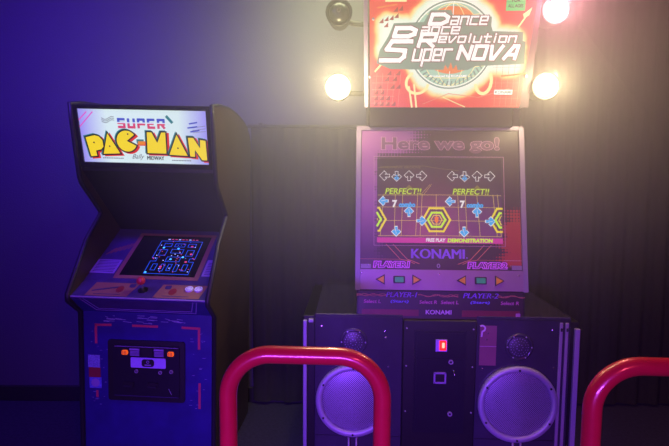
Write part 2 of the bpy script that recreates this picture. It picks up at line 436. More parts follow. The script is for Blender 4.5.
for k in range(6): b.stroke([(-xi + 0.02 + k * 0.018, 0.19 + 0.01 * k), (-xi + 0.05 + k * 0.016, 0.24 + 0.01 * k)], 0.006, 0.0006, 0.0015, M_tan)
bz = b.build('monitor_bezel', pc)
b = MB(Mm); b.rect(gu0, gv0, gu1, gv1, 0.0, 0.003, M_blkg)
gl = b.build('monitor_screen', pc)
E_b = mat('screen_blue_glow', lin(30, 90, 200), 0.4, 0, 0.6); E_r = mat('screen_red_glow', lin(210, 70, 110), 0.4, 0, 0.7)
E_c = mat('screen_cyan_glow', lin(80, 210, 240), 0.4, 0, 0.9); E_w = mat('screen_white_glow', lin(200, 220, 255), 0.4, 0, 0.8)
b = MB(Mm)
mx0, mx1, my0, my1 = -0.045, 0.168, 0.055, 0.31
def ml(pts, m_=E_b, wd=0.0030): b.stroke([(mx0 + (mx1 - mx0) * x, my0 + (my1 - my0) * y) for x, y in pts], wd, 0.0028, 0.0036, m_)
ml([(0, 0), (0, .36), (.12, .36), (.12, .46), (0, .46), (0, 1), (1, 1), (1, .46), (.88, .46), (.88, .36), (1, .36), (1, 0), (0, 0)])
for x0, y0, x1, y1 in ((.12, .82, .3, .92), (.38, .82, .62, .92), (.7, .82, .88, .92), (.1, .54, .26, .72), (.36, .62, .64, .74), (.74, .54, .9, .72), (.34, .36, .66, .5),
                       (.1, .1, .2, .28), (.3, .08, .38, .28), (.46, .1, .54, .28), (.62, .08, .7, .28), (.8, .1, .9, .28)):
    ml([(x0, y0), (x1, y0), (x1, y1), (x0, y1), (x0, y0)])
for k in range(46):
    x, y = random.random(), random.random(); m_ = random.choice((E_r, E_r, E_w, E_b)); b.disc(mx0 + (mx1 - mx0) * x, my0 + (my1 - my0) * y, 0.0028, 0.003, 0.004, m_, 8)
for x, y in ((.03, .03), (.14, .78), (.5, .76), (.7, .5), (.44, .43)): b.disc(mx0 + (mx1 - mx0) * x, my0 + (my1 - my0) * y, 0.006, 0.003, 0.0042, E_c, 10)
for x, y in ((.8, .84), (.86, .6), (.82, .36), (.3, .2)): b.disc(mx0 + (mx1 - mx0) * x, my0 + (my1 - my0) * y, 0.0065, 0.003, 0.0042, E_r, 10)
for k in range(9): b.rect(mx0 + 0.03 + k * 0.018, my1 + 0.012, mx0 + 0.042 + k * 0.018, my1 + 0.017, 0.0028, 0.0036, E_r if k % 3 else E_w)
b.build('maze_picture', gl)
# control panel
Mc, Lc = panel((0, 0.0, 0.898), (0, 0.120, 0.950))
b = MB(Mc); b.rect(-xi, 0, xi, Lc, -0.018, 0.0, M_violet)
b.rect(-xi, -0.003, xi, 0.002, -0.004, 0.0012, M_lilac)
b.prism([(-0.245, 0.010), (-0.055, 0.010), (-0.030, 0.108), (-0.235, 0.108)], 0, 0.001, M_tan)
b.prism([(0.062, 0.010), (0.268, 0.010), (0.285, 0.108), (0.078, 0.108)], 0, 0.001, M_tan)
for x, y in ((-0.105, 0.06), (0.138, 0.055)): b.disc(x, y, 0.024, 0.001, 0.002, M_redd, 20, ru=0.017)
for x, y in ((-0.058, 0.088), (0.108, 0.085)): b.rect(x - 0.014, y - 0.012, x + 0.014, y + 0.014, 0.001, 0.002, M_violet, 0.006)
for k in range(5): b.stroke([(-0.225 + k * 0.022, 0.045 + k * 0.006), (-0.19 + k * 0.022, 0.058 + k * 0.006)], 0.007, 0.001, 0.0018, M_violet)
for x0 in (-0.21, 0.10): b.stroke([(x0, 0.022), (x0 + 0.12, 0.022)], 0.003, 0.001, 0.0018, M_violet)
cp = b.build('control_panel', pc)
js = MB(Mc); js.disc(0.0, 0.06, 0.022, 0, 0.003, M_blk, 24); js.tube([(0, 0.06, 0), (0, 0.06, 0.05)], 0.005, M_chrome, 12)
js.build('joystick_shaft', pc)
M_ball = mat('red_plastic_ball', (0.55, 0.03, 0.05), 0.3)
js = MB(Mc @ Matrix.Translation((0, 0.06, 0.052)))
js.lathe(0, 0, [(0.0002 + 0.019 * math.sin(R(a)), 0.019 * math.cos(R(a))) for a in range(0, 181, 15)], M_ball, 24); js.build('joystick_ball', pc)
M_btn = mat('white_plastic_button', (0.75, 0.72, 0.85), 0.35)
for x in (0.208, 0.250):
    bb = MB(Mc); bb.ring(x, 0.075, 0.013, 0.0185, 0.001, 0.008, M_btn, 28); bb.disc(x, 0.075, 0.012, 0.001, 0.006, M_btn, 24, dome=0.004); bb.build('button', pc)
# fascia under the controls
Mf, Lf = panel((0, 0.100, 0.803), (0, 0.002, 0.888))
b = MB(Mf); b.rect(-xi, 0, xi, Lf, -0.015, 0.0, M_blue)
for d, m_ in ((0.0, M_lilac), (0.016, M_lilac)):
    b.stroke([(-0.262 + d, Lf - 0.002), (-0.232 + d, 0.018 + d), (0.232 - d, 0.018 + d), (0.262 - d, Lf - 0.002)], 0.004, 0, 0.001, m_)
b.prism([(-0.232, Lf - 0.004), (-0.212, 0.043), (0.212, 0.043), (0.232, Lf - 0.004)], 0, 0.0008, M_violet)
b.build('fascia', pc)
# front panel
b = MB(front(0.10)); b.rect(-xi, 0.08, xi, 0.803, -0.018, 0.0, M_blue)
def br(pts): b.stroke(pts, 0.011, 0, 0.001, M_pink)
br([(-0.245, 0.655), (-0.245, 0.740), (-0.175, 0.742)]); br([(-0.068, 0.742), (0.045, 0.742)]); br([(0.165, 0.742), (0.242, 0.740), (0.242, 0.645)]); br([(0.245, 0.475), (0.245, 0.36)])
br([(-0.243, 0.42), (-0.243, 0.395)])
for k in range(26):
    x = random.uniform(-0.24, 0.16); z = random.uniform(0.755, 0.79); b.stroke([(x, z), (x + random.uniform(0.006, 0.05), z - random.uniform(0, 0.004))], 0.0016, 0, 0.0005, M_wear)
for k in range(40):
    x = random.choice((-1, 1)) * random.uniform(0.19, 0.27); z = random.uniform(0.35, 0.72); b.stroke([(x, z), (x + random.uniform(0.003, 0.016), z)], 0.0014, 0, 0.0005, M_wear if k % 3 == 0 else M_lilac)
b.build('front_panel', pc)
M_st1 = mat('speckled_foil_sticker', (0.22, 0.25, 0.7), 0.4, var=0.95, scale=160); M_st3 = mat('blue_round_sticker', (0.12, 0.14, 0.7), 0.4, var=0.8, scale=70)
b = MB(front(0.10))
b.rect(-0.285, 0.535, -0.228, 0.595, 0, 0.001, M_st1); b.rect(-0.282, 0.487, -0.226, 0.535, 0, 0.001, M_redd); b.rect(-0.280, 0.435, -0.222, 0.487, 0, 0.001, M_st3)
b.disc(-0.251, 0.461, 0.02, 0.001, 0.0016, M_lilac, 20)
b.build('surface_patch', pc)
b = MB(SIDE); b.prism([(0.12, 0.0), (0.14, 0.0), (0.14, 0.08), (0.12, 0.08)], -xi, xi, M_blk); b.build('kick_plate', pc)
# coin door
b = MB(front(0.10)); b.rect(-0.185, 0.385, 0.178, 0.675, 0, 0.010, M_blk, 0.012)
cd = b.build('coin_door', pc)
M_door = mat('black_steel_door', (0.02, 0.017, 0.028), 0.35, 0.3, bump=0.1)
b = MB(front(0.09)); b.rect(-0.158, 0.405, 0.155, 0.655, 0, 0.006, M_door, 0.008)
b.ring(0, 0.5, 0.0, 0.001, 0, 0.001, M_door, 6); b.build('door_plate', cd)
E_o = mat('orange_lamp_lens', lin(250, 95, 20), 0.3, 0, 0.9)
for x in (-0.098, 0.117):
    b = MB(front(0.084)); b.rect(x - 0.013, 0.612, x + 0.013, 0.631, 0, 0.010, E_o, 0.003)
    b.ring(x, 0.622, 0.016, 0.02, 0, 0.006, M_blk, 20)
    for k in range(3): b.rect(x - 0.009 + k * 0.007, 0.614, x - 0.006 + k * 0.007, 0.630, 0.009, 0.011, M_redd)
    b.build('coin_reject_button', cd)
for x in (-0.052, 0.062):
    b = MB(front(0.084)); b.rect(x - 0.023, 0.605, x + 0.023, 0.642, 0, 0.006, M_violet); b.rect(x - 0.023, 0.634, x + 0.023, 0.642, 0.005, 0.009, M_lilac)
    for k in range(4): b.rect(x - 0.021, 0.608 + k * 0.006, x + 0.021, 0.611 + k * 0.006, 0.005, 0.0075, M_lilac)
    b.build('coin_slot', cd)
b = MB(front(0.084)); b.rect(-0.022, 0.606, 0.030, 0.645, 0, 0.004, M_blk); b.build('centre_plate', cd)
M_plate = mat('lilac_price_plate', (0.50, 0.40, 0.95), 0.35, 0.1, var=0.2)
b = MB(front(0.084)); b.rect(-0.072, 0.550, 0.092, 0.598, 0, 0.004, M_plate, 0.004); b.rect(-0.020, 0.556, 0.038, 0.592, 0.004, 0.005, M_blk, 0.012)
b.ring(0.009, 0.579, 0.004, 0.007, 0.005, 0.0058, M_lilac, 16); b.rect(-0.006, 0.562, 0.024, 0.567, 0.005, 0.0058, M_lilac); b.build('price_plate', cd)
for x, z in ((-0.046, 0.532), (0.066, 0.530), (0.118, 0.535)):
    b = MB(front(0.084)); b.ring(x, z, 0.006, 0.0085, 0, 0.005, M_silver, 20); b.disc(x, z, 0.006, 0, 0.003, M_blk, 16); b.rect(x - 0.001, z - 0.004, x + 0.001, z + 0.004, 0.003, 0.0045, M_silver); b.build('lock', cd)
for x in (-0.085, 0.030):
    b = MB(front(0.084)); b.rect(x - 0.026, 0.455, x + 0.026, 0.480, 0, 0.006, M_blk, 0.004); b.rect(x - 0.02, 0.458, x + 0.02, 0.466, 0.006, 0.012, M_mold); b.build('coin_return', cd)
b = MB(front(0.084)); b.stroke([(0.105, 0.452), (0.118, 0.425)], 0.002, 0, 0.0008, M_wear); b.stroke([(-0.15, 0.412), (0.15, 0.412)], 0.002, 0, 0.001, M_violet)
b.stroke([(-0.15, 0.648), (0.15, 0.648)], 0.002, 0, 0.001, M_lilac); b.build('door_trim', cd)

# ================================================================ dance machine (right)
dm = thing('dance_machine', 'tall dance arcade machine with red backlit sign, lit screen and two round speakers', 'arcade machine', (0.495, 2.2, 0), R(-2))
M_print = bpy.data.materials.new('printed_face'); M_print.use_nodes = True
nt = M_print.node_tree; bs = nt.nodes['Principled BSDF']; bs.inputs['Roughness'].default_value = 0.4
tc = nt.nodes.new('ShaderNodeTexCoord'); sx = nt.nodes.new('ShaderNodeSeparateXYZ'); nt.links.new(tc.outputs['Object'], sx.inputs[0])
def ramp(inp, stops, interp='LINEAR'):
    r_ = nt.nodes.new('ShaderNodeValToRGB'); r_.color_ramp.interpolation = interp
    for i, (p, c) in enumerate(stops):
        e = r_.color_ramp.elements[i] if i < 2 else r_.color_ramp.elements.new(p)
        e.position = p; e.color = tuple(c) + (1,)
    nt.links.new(inp, r_.inputs[0]); return r_.outputs[0]
def mapr(inp, a, b_, c=0, d=1):
    n_ = nt.nodes.new('ShaderNodeMapRange'); n_.inputs[1].default_value = a; n_.inputs[2].default_value = b_; n_.inputs[3].default_value = c; n_.inputs[4].default_value = d
    nt.links.new(inp, n_.inputs[0]); return n_.outputs[0]
def mth(op, a, b_=None, c=None):
    n_ = nt.nodes.new('ShaderNodeMath'); n_.operation = op
    for i, x in enumerate((a, b_, c)):
        if x is None: continue
        if isinstance(x, (int, float)): n_.inputs[i].default_value = x
        else: nt.links.new(x, n_.inputs[i])
    return n_.outputs[0]
def mixc(f, a, b_):
    n_ = nt.nodes.new('ShaderNodeMix'); n_.data_type = 'RGBA'
    nt.links.new(f, n_.inputs[0])
    for i, x in ((6, a), (7, b_)):
        if isinstance(x, tuple): n_.inputs[i].default_value = tuple(x) + (1,)
        else: nt.links.new(x, n_.inputs[i])
    return n_.outputs[2]
vo = nt.nodes.new('ShaderNodeTexVoronoi'); vo.inputs['Scale'].default_value = 70; vo.inputs['Randomness'].default_value = 0; nt.links.new(tc.outputs['Object'], vo.inputs['Vector'])
dots = vo.outputs['Distance']
leftm = mapr(sx.outputs[0], -0.33, -0.24, 1, 0)          # violet print on the left, breaking into dots
leftt = mth('MULTIPLY', mapr(sx.outputs[0], -0.20, -0.02, 1, 0), mapr(sx.outputs[2], 1.50, 1.60))
lm = mth('MAXIMUM', leftm, leftt)
lm = mth('GREATER_THAN', lm, mth('MULTIPLY', dots, 1.1))
rm = mth('MULTIPLY', mapr(sx.outputs[0], 0.22, 0.34), mapr(sx.outputs[2], 1.36, 1.20))
rm = mth('GREATER_THAN', rm, mth('MULTIPLY', dots, 1.1))
lowm = mapr(sx.outputs[2], 1.25, 1.12, 1, 0)
lm = mth('MULTIPLY', lm, mapr(sx.outputs[2], 1.08, 1.30, 0.15, 1))
c1 = mixc(lm, (0.035, 0.018, 0.030), (0.30, 0.09, 0.30)); c2 = mixc(mth('MULTIPLY', rm, mapr(sx.outputs[2], 1.02, 1.04)), c1, (0.42, 0.035, 0.035))
nt.links.new(c2, bs.inputs['Base Color'])

# monitor housing
FT, FB = (0, 0.150, 1.677), (0, 0.0, 0.914)
b = MB(SIDE); b.prism([(FB[1] + 0.012, 0.914), (0.55, 0.88), (0.66, 1.0), (0.66, 1.60), (0.60, 1.677), (FT[1] + 0.012, 1.677)], -0.386, 0.386, M_blk)
b.build('monitor_housing', dm)
MF, LF = panel(FB, FT)
b = MB(MF); b.rect(-0.372, 0.098, 0.372, LF - 0.014, -0.014, 0.0, M_print)
fp = b.build('printed_face', dm)
M_trim = mat('pale_metal_trim', (0.27, 0.22, 0.30), 0.5, 0.3, var=0.05)
b = MB(MF); b.rect(-0.397, 0, -0.374, LF + 0.004, -0.022, 0.008, M_trim, 0.004); b.rect(0.374, 0, 0.397, LF + 0.004, -0.022, 0.008, M_trim, 0.004)
b.rect(-0.374, LF - 0.014, 0.374, LF + 0.006, -0.02, 0.006, M_trim, 0.003); b.build('face_trim', dm)
def FU(x, y=220): return (x - 441.5) * (0.00459 + (291 - y) / 163 * 0.00017)
def FV(y): return (291 - y) * 0.00477
def FP(x, y): return (FU(x, y), FV(y))
M_wht = mat('pale_outline_ink', (0.75, 0.60, 0.72), 0.5); M_plum = mat('plum_ink', (0.05, 0.025, 0.04), 0.5)
M_vio = mat('bright_violet_ink', (0.42, 0.18, 0.95), 0.5); M_mag = mat('magenta_ink', (0.85, 0.18, 0.85), 0.5); M_orl = mat('orange_line_ink', (0.75, 0.25, 0.12), 0.5)
M_rose = mat('rose_ink', (0.50, 0.28, 0.38), 0.5)
b = MB(MF)
b.text('Here we go!', FU(383), FV(154), FU(501), FV(138.5), 0.0006, M_rose, 0, 0.055); b.text('Here we go!', FU(383), FV(154), FU(501), FV(138.5), 0.0010, mat('dim_plum_ink', (0.14, 0.06, 0.11)), 0, 0.028); b.build('face_lettering', fp)
b = MB(MF)
b.bold('KONAMI', FU(412.5), FV(259.5), FU(465), FV(250), 0.0008, M_vio, 0, 0.0022)
b.disc(FU(467.5), FV(258.5), 0.003, 0, 0.0008, M_vio, 10)
b.build('face_lettering', fp)
b = MB(MF)
for d in (0, 7):
    for s_ in (-1, 1):
        c = 439.5
        P = [(c + s_ * (52.5 - d), 246), (c + s_ * (38.5 - d), 260.5), (c + s_ * (30 - d * 0.5), 262), (c + s_ * (14 - d), 269.5)]
        b.stroke([FP(*p) for p in P], 0.0028, 0, 0.0008, M_orl)
b.stroke([FP(359, 260.5), FP(401, 260.5)], 0.0014, 0, 0.0006, M_orl); b.stroke([FP(478, 260.5), FP(524, 260.5)], 0.0014, 0, 0.0006, M_orl)
for k in range(14): b.rect(FU(504 + k * 1.5), FV(261), FU(504.8 + k * 1.5), FV(260.2), 0, 0.0008, M_rose)
b.stroke([FP(375.5, 158), FP(505, 158), FP(506, 247), FP(374.5, 247), FP(375.5, 158)], 0.0022, 0, 0.001, M_rose)
b.build('face_artwork', fp)
# ledge strip with player names, then the silver control strip
M_strip = mat('silver_violet_strip', (0.30, 0.20, 0.28), 0.4, 0.35, var=0.05)
b = MB(MF); b.rect(-0.372, 0.098, 0.372, 0.125, 0.0, 0.004, M_print)
for u0, u1 in ((-0.372, -0.325), (0.325, 0.372)): b.rect(u0, 0.102, u1, 0.122, 0.003, 0.006, M_trim)
for t, x0, x1 in (('PLAYER1', 375, 410), ('PLAYER2', 468.5, 506)):
    b.text(t, FU(x0), FV(268.3), FU(x1), FV(263), 0.0046, M_mag, 0.1, 0.11)
    b.text(t, FU(x0), FV(268.3), FU(x1), FV(263), 0.0052, M_plum, 0.1, 0.0)
for x in (439,): b.disc(FU(x), FV(266.5), 0.010, 0.003, 0.005, M_silver, 20, ru=0.008); b.disc(FU(x), FV(266.5), 0.006, 0.005, 0.006, M_blk, 16, ru=0.004)
b.build('name_strip', dm)
b = MB(MF); b.rect(-0.3735, 0.004, 0.3735, 0.098, -0.02, 0.012, M_strip, 0.003)
cs = b.build('control_strip', dm)
M_tri = mat('orange_button', (0.80, 0.42, 0.02), 0.35); M_grn = mat('green_button', (0.02, 0.62, 0.16), 0.35)
def ctl(px, kind):
    bb = MB(MF); u, v = FU(px, 280), FV(280.3)
    if kind == 0:
        bb.rect(u - 0.027, v - 0.017, u + 0.027, v + 0.017, 0.010, 0.015, M_blk, 0.003); bb.rect(u - 0.020, v - 0.012, u + 0.020, v + 0.012, 0.014, 0.021, M_grn, 0.003); bb.build('start_button', cs)
    else:
        T = [(u - kind * 0.020, v - 0.024), (u - kind * 0.020, v + 0.024), (u + kind * 0.023, v)]
        bb.prism(T, 0.010, 0.015, M_blk)
        T = [(u - kind * 0.0155, v - 0.0165), (u - kind * 0.0155, v + 0.0165), (u + kind * 0.014, v)]
        bb.prism(T, 0.014, 0.022, M_tri); bb.build('arrow_button', cs)
for px, k in ((380.5, -1), (399.3, 0), (416.8, 1), (461.5, -1), (480.5, 0), (499, 1)): ctl(px, k)
def screw(px, py, par, w=0.012, r_=0.004):
    bb = MB(MF); u, v = FP(px, py); bb.disc(u, v, r_, w, w + 0.002, M_chrome, 12, dome=0.002); bb.build('screw', par)
for px, py in ((361.5, 274), (439, 274.5), (518, 275)): screw(px, py, cs)
for px, py in ((369, 266), (511, 266)): screw(px, py, cs, 0.006)

# game picture
SU0, SU1, SV0, SV1 = FU(377.5, 240), FU(503, 200), FV(244.5), FV(160.5)
m = bpy.data.materials.new('screen_backdrop'); m.use_nodes = True; nt = m.node_tree; bs = nt.nodes['Principled BSDF']
tc = nt.nodes.new('ShaderNodeTexCoord'); sx = nt.nodes.new('ShaderNodeSeparateXYZ'); nt.links.new(tc.outputs['Object'], sx.inputs[0])
col = ramp(mapr(sx.outputs[2], 1.12, 1.53), [(0.0, lin(120, 50, 125)), (1.0, lin(40, 30, 40)), (0.45, lin(88, 36, 98)), (0.62, lin(62, 38, 62))])
nt.links.new(col, bs.inputs['Emission Color']); bs.inputs['Emission Strength'].default_value = 0.75; bs.inputs['Base Color'].default_value = (0.02, 0.015, 0.02, 1); bs.inputs['Roughness'].default_value = 0.25
b = MB(MF); b.rect(SU0, SV0, SU1, SV1, -0.002, 0.0025, m); scn = b.build('game_screen', dm)
G_yel = lit('screen_yellow', 245, 225, 40, 0.8); G_lin = lit('screen_gridline', 215, 190, 90, 0.75); G_cy = lit('screen_cyan', 15, 165, 230, 0.9); G_wh = lit('screen_white', 235, 240, 235, 0.8)
G_gr = lit('screen_green', 190, 235, 40, 0.95); G_or = lit('screen_orange', 235, 120, 40, 0.9); G_mg = lit('screen_magenta', 200, 50, 150, 0.8); G_dk = lit('screen_dark', 50, 20, 60, 0.5); G_ol = lit('screen_olive', 130, 120, 40, 0.6)
b = MB(MF)
W0 = 0.0025
def sp_(P, wd, m_, h=0.0008, closed=False): b.stroke([FP(*p) for p in P], wd, W0, W0 + h, m_, closed)
def spoly(P, m_, h=0.0010): b.prism([FP(*p) for p in P], W0, W0 + h, m_)
for y in (196.5, 208.5, 222, 237): sp_([(379, y + 0.6), (441, y), (502, y + 0.4)], 0.0020, G_lin)
for a, c in ((396.5, 395), (404, 402), (419, 416.5), (423.5, 421), (459, 460.5), (466.5, 468), (494, 498), (498.5, 502), (437.5, 437.5), (385, 381), (478, 481)): sp_([(a, 196), (c, 237)], 0.0020, G_lin)
for x0, x1 in ((425, 459), (422, 463)): sp_([(x0, 160.5 + 36), ((x0 + 441) / 2, 186)], 0.0014, G_lin)
def hexo(cx, cy, rx, ry, wd, m_, h=0.001, lo=377.6, hi=503):
    P = [(cx + rx * c, cy + ry * s_) for c, s_ in ((1, 0), (.52, 1), (-.52, 1), (-1, 0), (-.52, -1), (.52, -1))]
    for i in range(6):
        p, q = P[i], P[(i + 1) % 6]
        if min(p[0], q[0]) < lo or max(p[0], q[0]) > hi:
            t0, t1 = [], []
            pts = [(p[0] + (q[0] - p[0]) * t / 12, p[1] + (q[1] - p[1]) * t / 12) for t in range(13)]
            pts = [z for z in pts if lo + 0.3 <= z[0] <= hi - 0.3]
            if len(pts) > 1: sp_([pts[0], pts[-1]], wd, m_, h)
        else: sp_([p, q], wd, m_, h)
for cx in (437.6, 373, 505):
    hexo(cx, 221.3, 13.6, 11.4, 0.009, G_yel, 0.0012); hexo(cx, 221.3, 11.2, 9.2, 0.0035, G_dk, 0.0014); hexo(cx, 221.3, 8.8, 7.0, 0.0095, G_gr, 0.0016)
    hexo(cx, 221.3, 5.5, 4.3, 0.003, G_yel, 0.0018)
spoly([(435.6, 219), (437.6, 217.5), (439.6, 219), (439.2, 223), (437.6, 225), (436, 223)], G_or, 0.002)
ARW = [(-1, 0), (-0.1, -0.95), (0.35, -0.5), (0.1, -0.28), (0.95, -0.28), (0.95, 0.28), (0.1, 0.28), (0.35, 0.5), (-0.1, 0.95)]
def arrow(cx, cy, r_, rot, m1, m2, outline=False):
    c, s_ = math.cos(rot), math.sin(rot)
    T = lambda k: [(cx + k * r_ * (x * c - y * s_), cy + k * r_ * (x * s_ + y * c)) for x, y in ARW]
    if outline: sp_(T(1), 0.0022, m1, 0.0018, True)
    else:
        spoly(T(1.15), m2, 0.0014); spoly(T(0.95), m1, 0.0020)
        sp_([T(0.5)[0], T(0.5)[4]], 0.002, m2, 0.0024)
LFT, DN, UP, RT = 0, -math.pi / 2, math.pi / 2, math.pi
for g in (0, 68):
    arrow(386 + g, 177.5, 5.2, LFT, G_wh, G_dk, True); arrow(398 + g, 178, 5.2, DN, G_wh, G_dk, True); arrow(410.5 + g, 177.5, 5.2, UP, G_wh, G_dk, True); arrow(423 + g, 177.5, 5.2, RT, G_wh, G_dk, True)
    arrow(398 + g, 179.5, 3, DN, G_cy, G_dk)
    arrow(384.5 + g * 0.985, 203, 4.8, LFT, G_cy, G_wh); arrow(410 + g, 213.5, 4.8, UP, G_cy, G_wh); arrow(422.5 + g * 1.01, 222.5, 4.8, RT, G_cy, G_wh); arrow(397 + g, 233, 4.8, DN, G_cy, G_wh)
    b.text('PERFECT!!', FU(386 + g), FV(196), FU(422.5 + g), FV(190.3), W0 + 0.0022, G_ol, 0.2, 0.06); b.text('PERFECT!!', FU(386 + g), FV(196), FU(422.5 + g), FV(190.3), W0 + 0.0026, G_gr, 0.2, 0.0)
    b.text('7', FU(393.5 + g), FV(209), FU(397.5 + g), FV(202.5), W0 + 0.003, G_wh, 0, 0.05); b.text('combo', FU(400 + g), FV(208.8), FU(416 + g), FV(204.3), W0 + 0.003, G_cy, 0.2, 0.06)
    spoly([(407 + g, 190), (410.5 + g, 186.5), (414 + g, 190)], G_ol, 0.0012)
b.rect(SU0 + 0.001, SV0 + 0.001, SU1 - 0.001, FV(239.3), W0, W0 + 0.0024, G_mg)
b.text('FREE PLAY', FU(427), FV(243), FU(446), FV(239.8), W0 + 0.0028, G_wh, 0.1, 0.04); b.text('DEMONSTRATION', FU(448.5), FV(243.3), FU(493), FV(239.8), W0 + 0.0028, G_gr, 0.15, 0.05)
b.text('STREAMING GROOVE', FU(381), FV(170), FU(422), FV(168), W0 + 0.001, G_ol, 0, 0.0)
sp_([(379, 169.5), (400, 167.6), (425, 167.4), (441, 170), (460, 172)], 0.0014, G_ol)
b.build('game_picture', scn)

# band below the controls
M_band = mat('dark_band_print', (0.045, 0.022, 0.025), 0.4)
b = MB(SIDE); b.prism([(0.008, 0.782), (0.54, 0.782), (0.54, 0.912), (0.014, 0.912)], -0.388, 0.388, M_blk); bd = b.build('button_band', dm)
MB_, LB = panel((0, 0.004, 0.782), (0, 0.010, 0.908))
M_redp = mat('red_strip_print', (0.20, 0.02, 0.03), 0.4, var=0.5, scale=8)
b = MB(MB_); b.rect(-0.380, 0.0, 0.380, LB, -0.006, 0.001, M_band)
b.rect(-0.365, 0.012, -0.10, 0.042, 0.001, 0.002, M_redp); b.rect(0.10, 0.012, 0.365, 0.042, 0.001, 0.002, M_redp)
def BU(x): return (x - 439) * 0.00462
def BV(y): return (317.2 - y) * 0.00475
for s_ in range(3):
    P = [(354.5 + t * 2.0, 294.3 + (1.2 if s_ else 0.6) * math.sin(t * (0.55 + 0.13 * s_) + s_ * 2)) for t in range(85)]
    P = [p for p in P]
    for i in range(len(P) - 1):
        if 383 < P[i][0] < 415 or 455 < P[i][0] < 496: continue
        b.stroke([(BU(P[i][0]), BV(P[i][1])), (BU(P[i + 1][0]), BV(P[i + 1][1]))], 0.002, 0.001, 0.0018, M_orl)
for t, x0 in (('PLAYER-1', 384.5), ('PLAYER-2', 461.5)): b.bold(t, BU(x0), BV(296.2), BU(x0 + (31 if x0 < 400 else 35)), BV(291.2), 0.002, M_vio, 0.25, 0.001)
M_pkt = mat('pink_small_ink', (0.7, 0.2, 0.4), 0.5); M_blt = mat('blue_small_ink', (0.25, 0.25, 0.95), 0.5)
for t, x0, x1, m_ in (('Select L', 362, 379, M_pkt), ('(Start)', 389, 407, M_blt), ('Select R', 418, 435.5, M_pkt), ('Select L', 439.5, 457, M_pkt), ('(Start)', 469, 488, M_blt), ('Select R', 499, 517, M_pkt)):
    b.text(t, BU(x0), BV(302.3), BU(x1), BV(299), 0.002, m_, 0.1, 0.02)
b.text('KONAMI', BU(424.5), BV(312.6), BU(450), BV(308.4), 0.0025, M_wht, 0, 0.02)
b.rect(BU(514), BV(314.5), BU(518.5), BV(310.5), 0.001, 0.003, M_rose, 0.004)
b.build('band_lettering', bd)
